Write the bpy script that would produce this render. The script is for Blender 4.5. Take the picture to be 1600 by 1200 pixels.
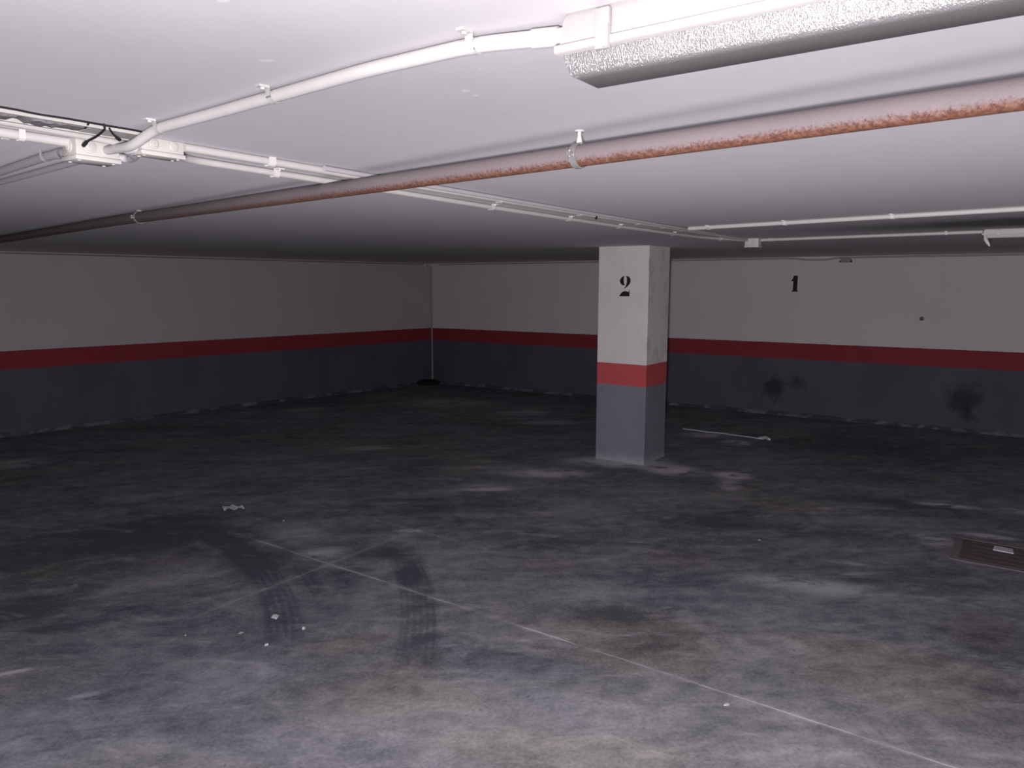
import bpy, bmesh, math, random
from mathutils import Vector, Matrix
random.seed(7)
for o in list(bpy.data.objects): bpy.data.objects.remove(o)
S = bpy.context.scene
C = S.collection
PI = math.pi

# ------------------------------------------------------------------ camera, world, light, exposure
CAM_Z = 1.77
F_PX = 1150.0
cam_d = bpy.data.cameras.new('camera'); cam = bpy.data.objects.new('camera', cam_d); C.objects.link(cam)
cam_d.sensor_width = 36.0; cam_d.sensor_fit = 'HORIZONTAL'; cam_d.lens = 36.0 * F_PX / 1600.0
cam_d.clip_start = 0.02; cam_d.clip_end = 100
cam.location = (0, 0, CAM_Z)
cam.rotation_mode = 'XYZ'
cam.matrix_world = (Matrix.Translation((0, 0, CAM_Z)) @ Matrix.Rotation(PI/2 - 0.1341, 4, 'X')
                    @ Matrix.Rotation(0.0017, 4, 'Z'))
S.camera = cam

w = bpy.data.worlds.new('world'); S.world = w; w.use_nodes = True
w.node_tree.nodes['Background'].inputs[0].default_value = (0.55, 0.62, 1.0, 1)
w.node_tree.nodes['Background'].inputs[1].default_value = 0.03

FLASH_W = 980.0
def lamp(name, kind, loc, target, energy, color=(1, 1, 1), **kw):
    d = bpy.data.lights.new(name, kind); d.energy = energy; d.color = color
    sc = kw.pop('scale', None)
    for k, v in kw.items(): setattr(d, k, v)
    o = bpy.data.objects.new(name, d); C.objects.link(o)
    o.location = loc
    o.rotation_euler = (Vector(target) - Vector(loc)).to_track_quat('-Z', 'Y').to_euler()
    if sc: o.scale = sc
    return o
# the phone's flash just under its lens: its beam is strongest level and downwards, weak upwards
flash = lamp('camera_flash', 'POINT', (-0.05, 0.0, 1.69), (0.15, 10, 0.95), FLASH_W, (1.0, 0.96, 1.0), shadow_soft_size=0.05)
flash.data.use_nodes = True
nt = flash.data.node_tree; em = nt.nodes['Emission']
g = nt.nodes.new('ShaderNodeNewGeometry'); sp = nt.nodes.new('ShaderNodeSeparateXYZ'); nt.links.new(g.outputs['Incoming'], sp.inputs[0])
def lm(op, a, b):
    n = nt.nodes.new('ShaderNodeMath'); n.operation = op
    for i, q in enumerate((a, b)):
        if isinstance(q, float): n.inputs[i].default_value = q
        else: nt.links.new(q, n.inputs[i])
    return n.outputs[0]
FLASH_SIGN = 1.0
el = lm('MULTIPLY', sp.outputs[2], 57.3*FLASH_SIGN)                 # elevation of the ray in degrees
q = lm('DIVIDE', lm('SUBTRACT', el, 10.4), 2.3)
up = lm('DIVIDE', 1.0, lm('ADD', lm('POWER', 2.71828, q), 1.0))
down = lm('MULTIPLY', lm('MINIMUM', lm('MAXIMUM', lm('DIVIDE', lm('SUBTRACT', -12.0, el), 22.0), 0.0), 1.0), 0.38)
side = lm('MINIMUM', lm('MAXIMUM', lm('DIVIDE', lm('ADD', sp.outputs[0], 0.22), 0.42), 0.0), 1.0)   # aimed a little to the right
prof = lm('MULTIPLY', lm('SUBTRACT', lm('ADD', lm('MULTIPLY', up, 0.855), 0.145), down), lm('ADD', lm('MULTIPLY', side, 0.18), 0.82))
nt.links.new(prof, em.inputs['Strength'])
# weak unseen lamp added at left to put a highlight on the nearest luminaire
lamp('highlight_lamp', 'AREA', (-1.59, 0.20, 1.53), (0.13, 1.05, 2.07), 0.40, (1.0, 0.98, 1.0), shape='DISK', size=0.12, spread=math.radians(40))
S.view_settings.view_transform = 'Standard'; S.view_settings.look = 'None'
S.view_settings.exposure = 0.0; S.view_settings.gamma = 1.0
S.view_settings.use_curve_mapping = False

# ------------------------------------------------------------------ frame of the garage
H = 2.1426                                   # ceiling height
A = 0.6174                                   # the pipes and the column stand turned by this
E1 = Vector((-math.cos(A), math.sin(A), 0)); E2 = Vector((math.sin(A), math.cos(A), 0))
def W(u, v, z=0.0): return E1*u + E2*v + Vector((0, 0, z))
ZV = Vector((0, 0, 1))

# ------------------------------------------------------------------ node helper: expressions
class X:
    nt = None
    def __init__(s, sock): s.s = sock
    @staticmethod
    def m(op, a, b=None, c=None, clamp=False):
        n = X.nt.nodes.new('ShaderNodeMath'); n.operation = op; n.use_clamp = clamp
        for i, q in enumerate((a, b, c)):
            if q is None: continue
            if isinstance(q, X): X.nt.links.new(q.s, n.inputs[i])
            else: n.inputs[i].default_value = q
        return X(n.outputs[0])
    def __add__(s, o): return X.m('ADD', s, o)
    __radd__ = __add__
    def __mul__(s, o): return X.m('MULTIPLY', s, o)
    __rmul__ = __mul__
    def __sub__(s, o): return X.m('SUBTRACT', s, o)
    def __rsub__(s, o): return X.m('SUBTRACT', o, s)
    def __truediv__(s, o): return X.m('DIVIDE', s, o)
def _nrm(i):
    n = X.nt.nodes.new('ShaderNodeNewGeometry'); sp = X.nt.nodes.new('ShaderNodeSeparateXYZ')
    X.nt.links.new(n.outputs['Normal'], sp.inputs[0]); return X(sp.outputs[i])
X.nrm = staticmethod(_nrm)
def clampx(a): return X.m('ADD', a, 0.0, clamp=True)
def sstep(lo, hi, x):
    n = X.nt.nodes.new('ShaderNodeMapRange'); n.interpolation_type = 'SMOOTHSTEP'
    X.nt.links.new(x.s, n.inputs[0]); n.inputs[1].default_value = lo; n.inputs[2].default_value = hi
    return X(n.outputs[0])
def sstep_inv(lo, hi, x): return 1.0 - sstep(lo, hi, x)
def sqrt(a): return X.m('SQRT', a)
def absx(a): return X.m('ABSOLUTE', a)
def coords(obj=False):
    if obj:
        n = X.nt.nodes.new('ShaderNodeTexCoord'); so = n.outputs['Object']
    else:
        n = X.nt.nodes.new('ShaderNodeNewGeometry'); so = n.outputs['Position']
    sp = X.nt.nodes.new('ShaderNodeSeparateXYZ'); X.nt.links.new(so, sp.inputs[0])
    return so, X(sp.outputs[0]), X(sp.outputs[1]), X(sp.outputs[2])
def vec(x, y, z):
    n = X.nt.nodes.new('ShaderNodeCombineXYZ')
    for i, q in enumerate((x, y, z)):
        if isinstance(q, X): X.nt.links.new(q.s, n.inputs[i])
        else: n.inputs[i].default_value = q
    return n.outputs[0]
def noise(v, scale, detail=4, rough=0.55, dist=0.0, color=False):
    n = X.nt.nodes.new('ShaderNodeTexNoise'); X.nt.links.new(v, n.inputs['Vector'])
    n.inputs['Scale'].default_value = scale; n.inputs['Detail'].default_value = detail
    n.inputs['Roughness'].default_value = rough; n.inputs['Distortion'].default_value = dist
    return X(n.outputs['Color' if color else 'Fac'])
def mix(f, a, b):
    n = X.nt.nodes.new('ShaderNodeMix'); n.data_type = 'RGBA'
    if isinstance(f, X): X.nt.links.new(f.s, n.inputs[0])
    else: n.inputs[0].default_value = f
    for i, q in ((6, a), (7, b)):
        if isinstance(q, X): X.nt.links.new(q.s, n.inputs[i])
        else: n.inputs[i].default_value = (*q, 1)
    return X(n.outputs[2])
def material(name, build, rough=0.6, spec=0.3, metal=0.0, **kw):
    m = bpy.data.materials.new(name); m.use_nodes = True; X.nt = m.node_tree
    b = m.node_tree.nodes['Principled BSDF']
    b.inputs['Roughness'].default_value = rough; b.inputs['Metallic'].default_value = metal
    b.inputs['Specular IOR Level'].default_value = spec
    for k, v in kw.items(): b.inputs[k].default_value = v
    r = build(b)
    if r is not None: X.nt.links.new(r.s, b.inputs['Base Color'])
    return m
def bump(b, h, strength=0.3, dist=0.01):
    n = X.nt.nodes.new('ShaderNodeBump'); n.inputs['Strength'].default_value = strength
    n.inputs['Distance'].default_value = dist
    X.nt.links.new(h.s, n.inputs['Height']); X.nt.links.new(n.outputs[0], b.inputs['Normal'])

# ------------------------------------------------------------------ materials
def blob(x, y, cx, cy, rx, ry, rot, soft=1.0):
    """soft elliptical stain, 1 inside -> 0 outside"""
    c, s = math.cos(rot), math.sin(rot)
    a = ((x - cx)*c + (y - cy)*s) / rx
    b = ((y - cy)*c - (x - cx)*s) / ry
    return sstep_inv(1.0 - 0.9*soft, 1.0, sqrt(a*a + b*b))

def floor_build(b):
    P, x0, y0, z = coords()
    wob = noise(P, 1.3, 5, 0.6); wob2 = noise(vec(x0 + 7.3, y0 - 3.1, 0.0), 1.1, 5, 0.6)
    x = x0 + (wob - 0.5)*0.45; y = y0 + (wob2 - 0.5)*0.45
    u = x0*(-math.cos(A)) + y0*math.sin(A); v = x0*math.sin(A) + y0*math.cos(A)
    n1 = noise(P, 0.45, 6, 0.62, 0.6)
    n2 = noise(vec(x0*0.55 + y0*0.25, y0*1.5 - x0*0.3, 0.3), 1.5, 8, 0.66, 0.8)
    n3 = noise(P, 9.0, 8, 0.7)
    n4 = noise(P, 60.0, 3, 0.7)
    n5 = noise(vec(x0*0.6 + y0*0.25, y0*1.3 - x0*0.2, 4.0), 4.2, 8, 0.75, 1.0)
    lv = 0.38 + (n1 - 0.5)*0.45 + (n2 - 0.5)*1.0 + (n5 - 0.5)*1.15 + (n3 - 0.5)*0.85 + (n4 - 0.5)*0.75
    # worn, cleaner concrete close to the entrance side, blackened where cars turn
    for (cx, cy, rx, ry, rot, k, soft) in FLOOR_BLOBS:
        lv = lv + blob(x, y, cx, cy, rx, ry, rot, soft)*k
    # tyre sweeps
    for (cx, cy, R, hw, a0, a1, k, n) in TYRES:
        dx = x0 - cx; dy = y0 - cy; r = sqrt(dx*dx + dy*dy); t = (r - R)/hw
        ang = X.m('ARCTAN2', dy, dx)
        band = sstep_inv(0.75, 1.15, absx(t + (n3 - 0.5)*0.5))
        win = sstep(a0, a0 + 0.14, ang)*sstep_inv(a1 - 0.22, a1, ang)
        rib = 0.55 + 0.45*X.m('SINE', t*(n*PI) + (n2 - 0.5)*3.0 + (n1 - 0.5)*3.0)*sstep(0.38, 0.60, n3)
        lv = lv - band*win*(0.45 + rib*0.75)*(0.55 + (n2 - 0.3)*1.1)*k
    lv = clampx(lv)
    lv = X.m('POWER', lv, 1.25)
    warm = 0.45*sstep(0.46, 0.62, noise(vec(x0 + 11.0, y0 + 2.0, 0.0), 0.55, 5, 0.6, 0.5))
    for (cx, cy, rx, ry, rot) in WARM:
        warm = clampx(warm + blob(x, y, cx, cy, rx, ry, rot, 1.0)*0.8)
    for (cx, cy, rx, ry, rot) in COOL:
        warm = clampx(warm - blob(x, y, cx, cy, rx, ry, rot, 1.0)*0.9)
    light = mix(warm, (0.300, 0.292, 0.322), (0.345, 0.318, 0.298))
    dark = mix(warm, (0.056, 0.058, 0.078), (0.060, 0.058, 0.064))
    col = mix(lv, dark, light)
    red = sstep(0.55, 0.75, noise(vec(x0 - 4.0, y0 + 9.0, 0.0), 0.8, 4, 0.6, 0.3))
    red = red*0.5
    for (cx, cy, rx, ry, rot) in RED:
        red = red + blob(x, y, cx, cy, rx, ry, rot, 1.0)*1.3
    col = mix(clampx(red*0.40), col, mix(lv, (0.060, 0.044, 0.052), (0.29, 0.235, 0.245)))
    # dusty joints between the pours
    brk = noise(P, 2.2, 4, 0.6)
    jit = (noise(P, 3.0, 3, 0.5) - 0.5)*0.02
    for (q, at, hw, halo, lo, hi, other, k) in ((v, 3.00, 0.0045, 0.035, -6.0, 4.7, u, 1.0), (v, 3.80, 0.008, 0.05, 2.6, 5.4, u, 0.25),
                                         (u, 3.56, 0.0045, 0.05, 1.9, 4.0, v, 0.55)):
        d = absx(q - at + jit)
        win = sstep(lo, lo + 0.3, other)*sstep_inv(hi - 0.5, hi, other)
        ln = sstep_inv(hw*0.3, hw*1.5, d)*sstep(0.34, 0.62, brk)*(0.35 + n3*0.9)*win
        hl = sstep_inv(0.0, halo, d)*sstep(0.40, 0.60, n2)*win
        col = mix(clampx(ln*0.95*k + hl*0.25*k), col, (0.44, 0.42, 0.47))
    # spilt white dust and scraped paint
    chips = noise(vec(x0*0.9 + y0*0.2, y0*1.8, 0.0), 4.0, 7, 0.72)
    for (cx, cy, rx, ry, rot, k) in DUST:
        m = blob(x0, y0, cx, cy, rx, ry, rot, 0.9)*sstep(0.38, 0.53, chips)*k
        col = mix(clampx(m), col, (0.46, 0.44, 0.48))
    streak = sstep(0.54, 0.72, noise(vec(x0*0.7 + y0*0.1, y0*2.2, 2.0), 2.6, 8, 0.74, 0.6))
    col = mix(streak*0.5, col, (0.36, 0.34, 0.38))
    pits = sstep(0.60, 0.70, noise(P, 22.0, 6, 0.65))*sstep(0.46, 0.6, noise(P, 1.6, 4, 0.6))
    col = mix(pits*0.6, col, (0.03, 0.028, 0.03))
    bump(b, n3*0.6 + n2*1.0 + n4*0.2, 0.25, 0.01)
    return col
FLOOR_BLOBS = [      # stains and worn patches: x, y, rx, ry, turn, amount, softness
    (0.13, 2.73, 2.22, 0.57, -0.03, 0.28, 1.0),
    (-1.86, 2.94, 0.84, 0.71, 0.40, 0.06, 1.0),
    (1.15, 3.09, 1.39, 0.50, -0.25, 0.06, 1.0),
    (-2.89, 4.78, 1.33, 1.02, 0.38, -0.3, 0.9),
    (-2.39, 5.10, 0.89, 0.52, 0.31, -0.3, 0.9),
    (-1.65, 4.56, 0.36, 0.47, 0.24, -0.22, 0.9),
    (-1.94, 4.27, 0.64, 0.30, 0.30, 0.16, 0.9),
    (-2.64, 3.90, 0.37, 0.22, 0.42, -0.3, 0.8),
    (-2.14, 3.76, 0.50, 0.12, 0.36, -0.35, 0.8),
    (-1.52, 5.10, 0.36, 0.43, 0.20, 0.28, 0.9),
    (-0.89, 4.66, 0.31, 0.21, 0.13, -0.4, 0.8),
    (-0.63, 4.33, 0.12, 0.30, 0.10, -0.3, 0.9),
    (-0.74, 5.14, 0.32, 0.17, 0.10, 0.14, 1),
    (-1.01, 4.27, 0.23, 0.25, 0.16, -0.25, 0.9),
    (-1.25, 4.29, 0.17, 0.36, 0.20, -0.2, 0.9),
    (-0.52, 5.78, 0.88, 0.35, 0.06, -0.15, 0.9),
    (0.98, 7.35, 0.91, 0.61, -0.09, 0.22, 1),
    (0.00, 6.92, 0.74, 0.30, -0.00, 0.25, 0.9),
    (-0.23, 6.34, 0.45, 0.17, 0.02, 0.25, 0.9),
    (1.76, 4.10, 0.62, 0.31, -0.28, 0.18, 0.9),
    (1.90, 3.91, 0.31, 0.11, -0.32, -0.15, 0.9),
    (0.55, 3.75, 0.26, 0.17, -0.10, -0.2, 0.9),
    (0.49, 4.10, 0.45, 0.27, -0.08, 0.12, 1),
    (3.73, 7.64, 1.66, 1.75, -0.32, -0.3, 1),
    (2.54, 5.65, 0.64, 0.51, -0.30, 0.16, 1),
    (2.10, 5.16, 1.37, 0.24, -0.27, -0.22, 0.9),
    (3.27, 5.79, 0.65, 0.18, -0.36, -0.2, 0.8),
    (1.34, 5.31, 0.52, 0.27, -0.17, -0.16, 0.9),
    (0.18, 4.96, 0.49, 0.29, -0.03, -0.25, 0.9),
    (2.42, 4.44, 1.02, 0.31, -0.35, -0.1, 1),
    (2.39, 3.41, 0.33, 0.46, -0.43, -0.18, 1),
    (-2.12, 10.00, 4.31, 1.27, 0.15, 0.16, 1),
    (-1.68, 7.88, 0.42, 0.26, 0.15, 0.2, 1),
    (-3.24, 5.93, 0.31, 0.17, 0.35, 0.25, 1),
    (-0.60, 6.14, 0.27, 0.28, 0.07, 0.1, 1),
    (0.87, 4.33, 0.98, 0.20, -0.14, -0.1, 1),
]
WARM = [
    (-0.51, 3.04, 0.69, 0.46, 0.12),
    (0.59, 3.56, 0.58, 0.48, -0.12),
    (0.25, 2.59, 0.73, 0.19, -0.07),
    (0.86, 3.32, 0.27, 0.22, -0.18),
    (-2.98, 4.32, 0.30, 0.33, 0.42),
    (-0.88, 3.44, 0.31, 0.20, 0.18),
    (2.24, 5.80, 0.61, 0.37, -0.26),
    (1.77, 3.18, 0.70, 0.44, -0.36),
]
COOL = [
    (-0.18, 3.20, 0.24, 0.26, 0.04),
    (-1.84, 2.82, 0.65, 0.42, 0.41),
    (1.74, 4.06, 0.62, 0.34, -0.28),
    (0.15, 3.25, 0.33, 0.15, -0.03),
]
RED = [
    (3.14, 4.68, 0.49, 0.48, -0.41),
    (2.48, 3.55, 0.31, 0.49, -0.43),
    (-2.22, 4.57, 0.24, 0.12, 0.32),
    (0.25, 4.54, 0.37, 0.22, -0.04),
    (1.06, 4.65, 0.38, 0.24, -0.16),
]
TYRES = [(-4.25, 2.6, 3.23, 0.10, 0.22, 1.00, 0.34, 5), (-4.25, 2.6, 3.46, 0.05, 0.36, 0.66, 0.26, 2), (-4.8, 3.2, 4.34, 0.105, -0.06, 0.46, 0.30, 6),
         (-3.6, 6.9, 3.3, 0.14, -1.4, -0.8, 0.22, 4), (2.7, 1.2, 4.4, 0.10, 1.05, 1.75, 0.22, 3)]
DUST = [
    (1.07, 7.26, 0.71, 0.33, -0.10, 1.2),
    (1.55, 6.93, 0.43, 0.30, -0.15, 1.0),
    (2.07, 6.73, 0.24, 0.20, -0.21, 1.3),
    (1.94, 6.37, 0.14, 0.39, -0.21, 0.6),
    (2.54, 8.17, 0.22, 0.21, -0.21, 1.1),
    (3.53, 5.79, 0.35, 0.10, -0.38, 0.9),
    (3.99, 5.62, 0.19, 0.12, -0.43, 0.8),
    (2.96, 4.96, 0.19, 0.21, -0.38, 0.6),
    (3.13, 4.54, 0.35, 0.13, -0.42, 0.7),
    (3.40, 5.05, 0.26, 0.08, -0.41, 0.7),
    (0.37, 6.79, 0.54, 0.24, -0.04, 0.9),
    (-0.22, 6.24, 0.33, 0.10, 0.02, 0.8),
    (-0.97, 10.98, 1.15, 0.61, 0.06, 0.5),
    (0.18, 10.13, 0.54, 0.31, -0.01, 0.6),
    (0.50, 9.41, 0.58, 0.27, -0.04, 0.6),
    (-1.54, 7.88, 0.42, 0.19, 0.13, 0.5),
    (-4.95, 7.13, 0.48, 0.32, 0.42, 0.6),
    (2.29, 8.60, 0.38, 0.23, -0.18, 0.8),
    (-0.74, 5.14, 0.14, 0.07, 0.10, 0.9),
    (-1.27, 4.69, 0.25, 0.15, 0.19, 0.5),
    (1.79, 4.18, 0.60, 0.18, -0.28, 0.5),
    (-2.92, 10.36, 0.54, 0.28, 0.19, 0.5),
    (-5.08, 9.58, 0.82, 0.31, 0.34, 0.4),
    (-1.84, 2.99, 0.16, 0.03, 0.39, 0.4),
    (-2.29, 3.18, 0.14, 0.03, 0.44, 0.6),
    (2.18, 4.53, 0.24, 0.05, -0.31, 0.3),
]
M_floor = material('stained_concrete', floor_build, rough=0.75, spec=0.25)

def ceil_build(b):
    P, x, y, z = coords()
    n1 = noise(P, 0.7, 5, 0.6, 0.3); n2 = noise(P, 7.0, 6, 0.65); n3 = noise(P, 120.0, 2, 0.6)
    u = x*(-math.cos(A)) + y*math.sin(A); v = x*math.sin(A) + y*math.cos(A)
    c = mix(n1, (0.62, 0.595, 0.625), (0.70, 0.675, 0.69))
    c = mix(sstep(0.45, 0.7, n2)*0.12, c, (0.52, 0.50, 0.52))
    # soft darker band on the ceiling along the iron pipe
    d = absx(v - 0.147*u - 1.475 + (n2 - 0.5)*0.03)
    pipe_band = sstep_inv(0.0, 0.075, d)*(0.45 + n1*0.6)
    c = mix(clampx(pipe_band*0.30), c, (0.33, 0.31, 0.35))
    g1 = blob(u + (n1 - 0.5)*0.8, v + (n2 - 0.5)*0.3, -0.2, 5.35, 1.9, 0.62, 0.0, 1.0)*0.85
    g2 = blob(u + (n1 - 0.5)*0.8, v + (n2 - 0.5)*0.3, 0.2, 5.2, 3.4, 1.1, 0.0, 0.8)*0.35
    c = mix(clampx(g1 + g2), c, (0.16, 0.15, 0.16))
    specks = sstep(0.745, 0.76, noise(P, 11.0, 2, 0.5))
    c = mix(specks*0.6, c, (0.85, 0.84, 0.85))
    bump(b, n2*0.6 + n1*2.0 + n3*0.06, 0.12, 0.01)
    return c
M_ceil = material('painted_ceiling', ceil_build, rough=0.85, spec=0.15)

def band_colors(z, P, nz, white, red, grey):
    j = (noise(P, 5.0, 3, 0.6) - 0.5)*0.008
    j2 = (noise(P, 3.0, 4, 0.6) - 0.5)*0.018
    c = mix(sstep(0.993, 0.998, z + j), red, white)
    return mix(sstep(0.772, 0.784, z + j2), grey, c)
def wall_build(b, k=1.0):
    P, x, y, z = coords()
    n1 = noise(P, 1.1, 5, 0.6); n2 = noise(P, 26.0, 5, 0.7); n3 = noise(P, 6.0, 5, 0.7)
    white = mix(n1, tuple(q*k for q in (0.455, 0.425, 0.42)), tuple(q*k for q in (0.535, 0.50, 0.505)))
    white = mix(sstep(0.5, 0.7, n2)*0.16, white, (0.40, 0.37, 0.36))
    red = mix(n3, (0.175, 0.020, 0.030), (0.225, 0.030, 0.038))
    grey = mix(n1, (0.062, 0.065, 0.088), (0.080, 0.083, 0.108))
    grey = mix(sstep(0.46, 0.62, noise(vec(x, y, z*0.4), 2.6, 6, 0.65))*0.35, grey, (0.045, 0.046, 0.062))
    c = band_colors(z, P, n1, white, red, grey)
    # black rubbed spots low on the wall where bumpers touched
    wb = (noise(P, 6.0, 6, 0.75) - 0.5)*0.50
    for (cx, cy, cz, r, k) in ((3.62, 10.06, 0.36, 0.20, 0.95), (3.86, 9.90, 0.46, 0.13, 0.7), (5.50, 8.85, 0.40, 0.22, 0.85), (5.54, 8.82, 0.20, 0.12, 0.6)):
        dx = x - cx; dy = y - cy; dz = z - cz
        d = sqrt(dx*dx + dy*dy + dz*dz) + wb
        c = mix(sstep_inv(r*0.1, r*1.25, d)*k*0.85, c, (0.012, 0.012, 0.013))
    bump(b, n2*0.5 + n3*1.0, 0.35, 0.006)
    return c
M_wall = material('painted_wall', wall_build, rough=0.8, spec=0.2)
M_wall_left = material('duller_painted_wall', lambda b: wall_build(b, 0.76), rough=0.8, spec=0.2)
def column_build(b):
    P, x, y, z = coords()
    n1 = noise(P, 2.6, 5, 0.6); n2 = noise(P, 30.0, 5, 0.7); n3 = noise(P, 8.0, 5, 0.7)
    white = mix(n1, (0.515, 0.475, 0.475), (0.60, 0.565, 0.565))
    sm = sstep(0.50, 0.68, noise(vec(x*1.0, y, z*0.8), 5.0, 6, 0.7))
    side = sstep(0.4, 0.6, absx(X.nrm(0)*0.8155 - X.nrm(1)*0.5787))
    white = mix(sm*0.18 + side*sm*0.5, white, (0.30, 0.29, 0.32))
    red = mix(n3, (0.36, 0.050, 0.060), (0.43, 0.080, 0.085))
    grey = mix(n1, (0.135, 0.137, 0.172), (0.168, 0.170, 0.208))
    grey = mix(sm*0.35, grey, (0.10, 0.10, 0.125))
    # cement haze creeping up from the floor
    grey = mix(sstep_inv(0.0, 0.10, z + (n3 - 0.5)*0.12)*0.55, grey, (0.30, 0.29, 0.32))
    bump(b, n2*0.4 + n3*1.0, 0.35, 0.006)
    return band_colors(z, P, n1, white, red, grey)
M_col = material('painted_column', column_build, rough=0.8, spec=0.2)
def skirt_build(b):
    P, x, y, z = coords()
    n = noise(P, 4.0, 6, 0.7)
    c = mix(sstep(0.45, 0.62, n), (0.050, 0.050, 0.064), (0.15, 0.148, 0.17))
    bump(b, n, 0.5, 0.01)
    return c
M_skirt = material('rough_cement', skirt_build, rough=0.9)

def plain(name, c, rough=0.5, spec=0.4, metal=0.0, var=0.12, scale=30.0, bs=0.0, **kw):
    def f(b):
        P, x, y, z = coords()
        n = noise(P, scale, 5, 0.65)
        if bs: bump(b, n, bs, 0.003)
        return mix(n, tuple(q*(1-var) for q in c), tuple(min(1, q*(1+var)) for q in c))
    return material(name, f, rough, spec, metal, **kw)
M_pvcn = plain('pale_painted_conduit', (0.56, 0.535, 0.53), 0.55, 0.3, var=0.10)
M_pvc = plain('cream_painted_conduit', (0.41, 0.385, 0.37), 0.55, 0.3, var=0.10)
M_pvcg = plain('grey_conduit', (0.33, 0.305, 0.32), 0.6, 0.3, var=0.12)
M_pvcd = plain('dusty_conduit', (0.30, 0.275, 0.285), 0.7, 0.3, var=0.12)
M_box = plain('box_plastic', (0.41, 0.385, 0.365), 0.55, 0.3, var=0.06)
M_clip = plain('clip_plastic', (0.50, 0.48, 0.465), 0.45, 0.4, var=0.06)
M_black = plain('black_rubber', (0.012, 0.011, 0.012), 0.6, 0.3)
M_paint = plain('black_stencil_paint', (0.012, 0.012, 0.013), 0.7, 0.2, scale=60)
M_zinc = plain('galvanised_steel', (0.30, 0.29, 0.29), 0.45, 0.5, 0.6, var=0.25, scale=80)
M_foam = plain('grey_crumbly_filler', (0.17, 0.165, 0.17), 0.9, 0.2, var=0.75, scale=160, bs=1.0)
M_lumw = plain('luminaire_housing', (0.36, 0.335, 0.325), 0.5, 0.35, var=0.04, scale=12)
M_white = plain('white_scrap', (0.42, 0.41, 0.44), 0.6, 0.3, scale=60, var=0.2)
M_grit = plain('concrete_crumb', (0.28, 0.27, 0.28), 0.9, 0.2, scale=60, var=0.25)
M_glint = plain('shiny_tin', (0.8, 0.8, 0.82), 0.25, 0.6, 0.7)
M_drain = plain('rusty_iron_lid', (0.085, 0.060, 0.068), 0.7, 0.3, 0.1, var=0.5, scale=14, bs=0.4)
M_frame = plain('worn_cement_rim', (0.13, 0.105, 0.115), 0.85, 0.2, var=0.45, scale=12, bs=0.4)
M_cable = plain('dull_cable', (0.20, 0.195, 0.20), 0.7, 0.3)
M_dark = plain('black_bundle', (0.008, 0.008, 0.009), 0.8, 0.2, bs=0.5)
M_cdark = plain('dusty_grey_bracket', (0.10, 0.095, 0.10), 0.8, 0.2)

def pipe_build(b):
    P, x, y, z = coords()
    g = X.nt.nodes.new('ShaderNodeNewGeometry')
    sp = X.nt.nodes.new('ShaderNodeSeparateXYZ'); X.nt.links.new(g.outputs['Normal'], sp.inputs[0])
    nz = X(sp.outputs[2])
    u = x*(-math.cos(A)) + y*math.sin(A)
    n = noise(P, 110.0, 6, 0.75); n2 = noise(P, 5.0, 4, 0.6); n3 = noise(P, 260, 4, 0.8)
    paint = mix(n2, (0.130, 0.110, 0.115), (0.165, 0.137, 0.143))
    paint = mix(sstep(0.5, 0.75, n3)*0.4, paint, (0.26, 0.165, 0.16))
    rust = mix(sstep(0.38, 0.62, n), (0.075, 0.030, 0.022), (0.160, 0.070, 0.042))
    rust = mix(sstep(0.62, 0.72, n3)*0.6, rust, (0.34, 0.20, 0.17))
    # rust sits on the underside of the tube
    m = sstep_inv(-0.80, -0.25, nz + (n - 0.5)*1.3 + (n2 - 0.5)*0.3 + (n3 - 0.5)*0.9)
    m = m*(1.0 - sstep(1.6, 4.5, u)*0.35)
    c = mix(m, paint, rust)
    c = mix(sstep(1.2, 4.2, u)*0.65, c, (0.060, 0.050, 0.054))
    bump(b, n + n3*0.5, 0.4, 0.003)
    return c
M_pipe = material('rusty_painted_iron', pipe_build, rough=0.75, spec=0.25)

def diff_build(b):
    P, x, y, z = coords()
    v = vec(x*1.0, y*1.0, z*0.35)
    n = noise(v, 520.0, 2, 0.8); n2 = noise(P, 12.0, 4, 0.6)
    bump(b, n, 0.75, 0.0018)
    return mix(n2, (0.130, 0.126, 0.126), (0.165, 0.161, 0.161))
M_diff = material('prismatic_diffuser', diff_build, rough=0.24, spec=0.9, metal=0.25)

# ------------------------------------------------------------------ mesh helpers
def link(name, me, m, parent=None, smooth=False):
    o = bpy.data.objects.new(name, me); C.objects.link(o)
    if m: me.materials.append(m)
    if smooth:
        for p in me.polygons: p.use_smooth = True
        try: me.set_sharp_from_angle(angle=math.radians(40))
        except Exception: pass
    if parent: o.parent = parent
    return o
def obj(name, bm, m, parent=None, smooth=False):
    bmesh.ops.recalc_face_normals(bm, faces=bm.faces)
    me = bpy.data.meshes.new(name); bm.to_mesh(me); bm.free()
    return link(name, me, m, parent, smooth)
def tag(o, label=None, cat=None, group=None, kind=None):
    if label: o['label'] = label
    if cat: o['category'] = cat
    if group: o['group'] = group
    if kind: o['kind'] = kind
    return o
def rooted(o, p):
    """move a mesh's origin to p (meshes are built in world coordinates)"""
    o.data.transform(Matrix.Translation(-Vector(p))); o.location = p
    return o
def empty(name, loc):
    o = bpy.data.objects.new(name, None); C.objects.link(o); o.location = loc; o.empty_display_size = 0.1
    return o
def adopt(ch, par):
    ch.parent = par; ch.matrix_parent_inverse = par.matrix_basis.inverted()
    return ch
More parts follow.
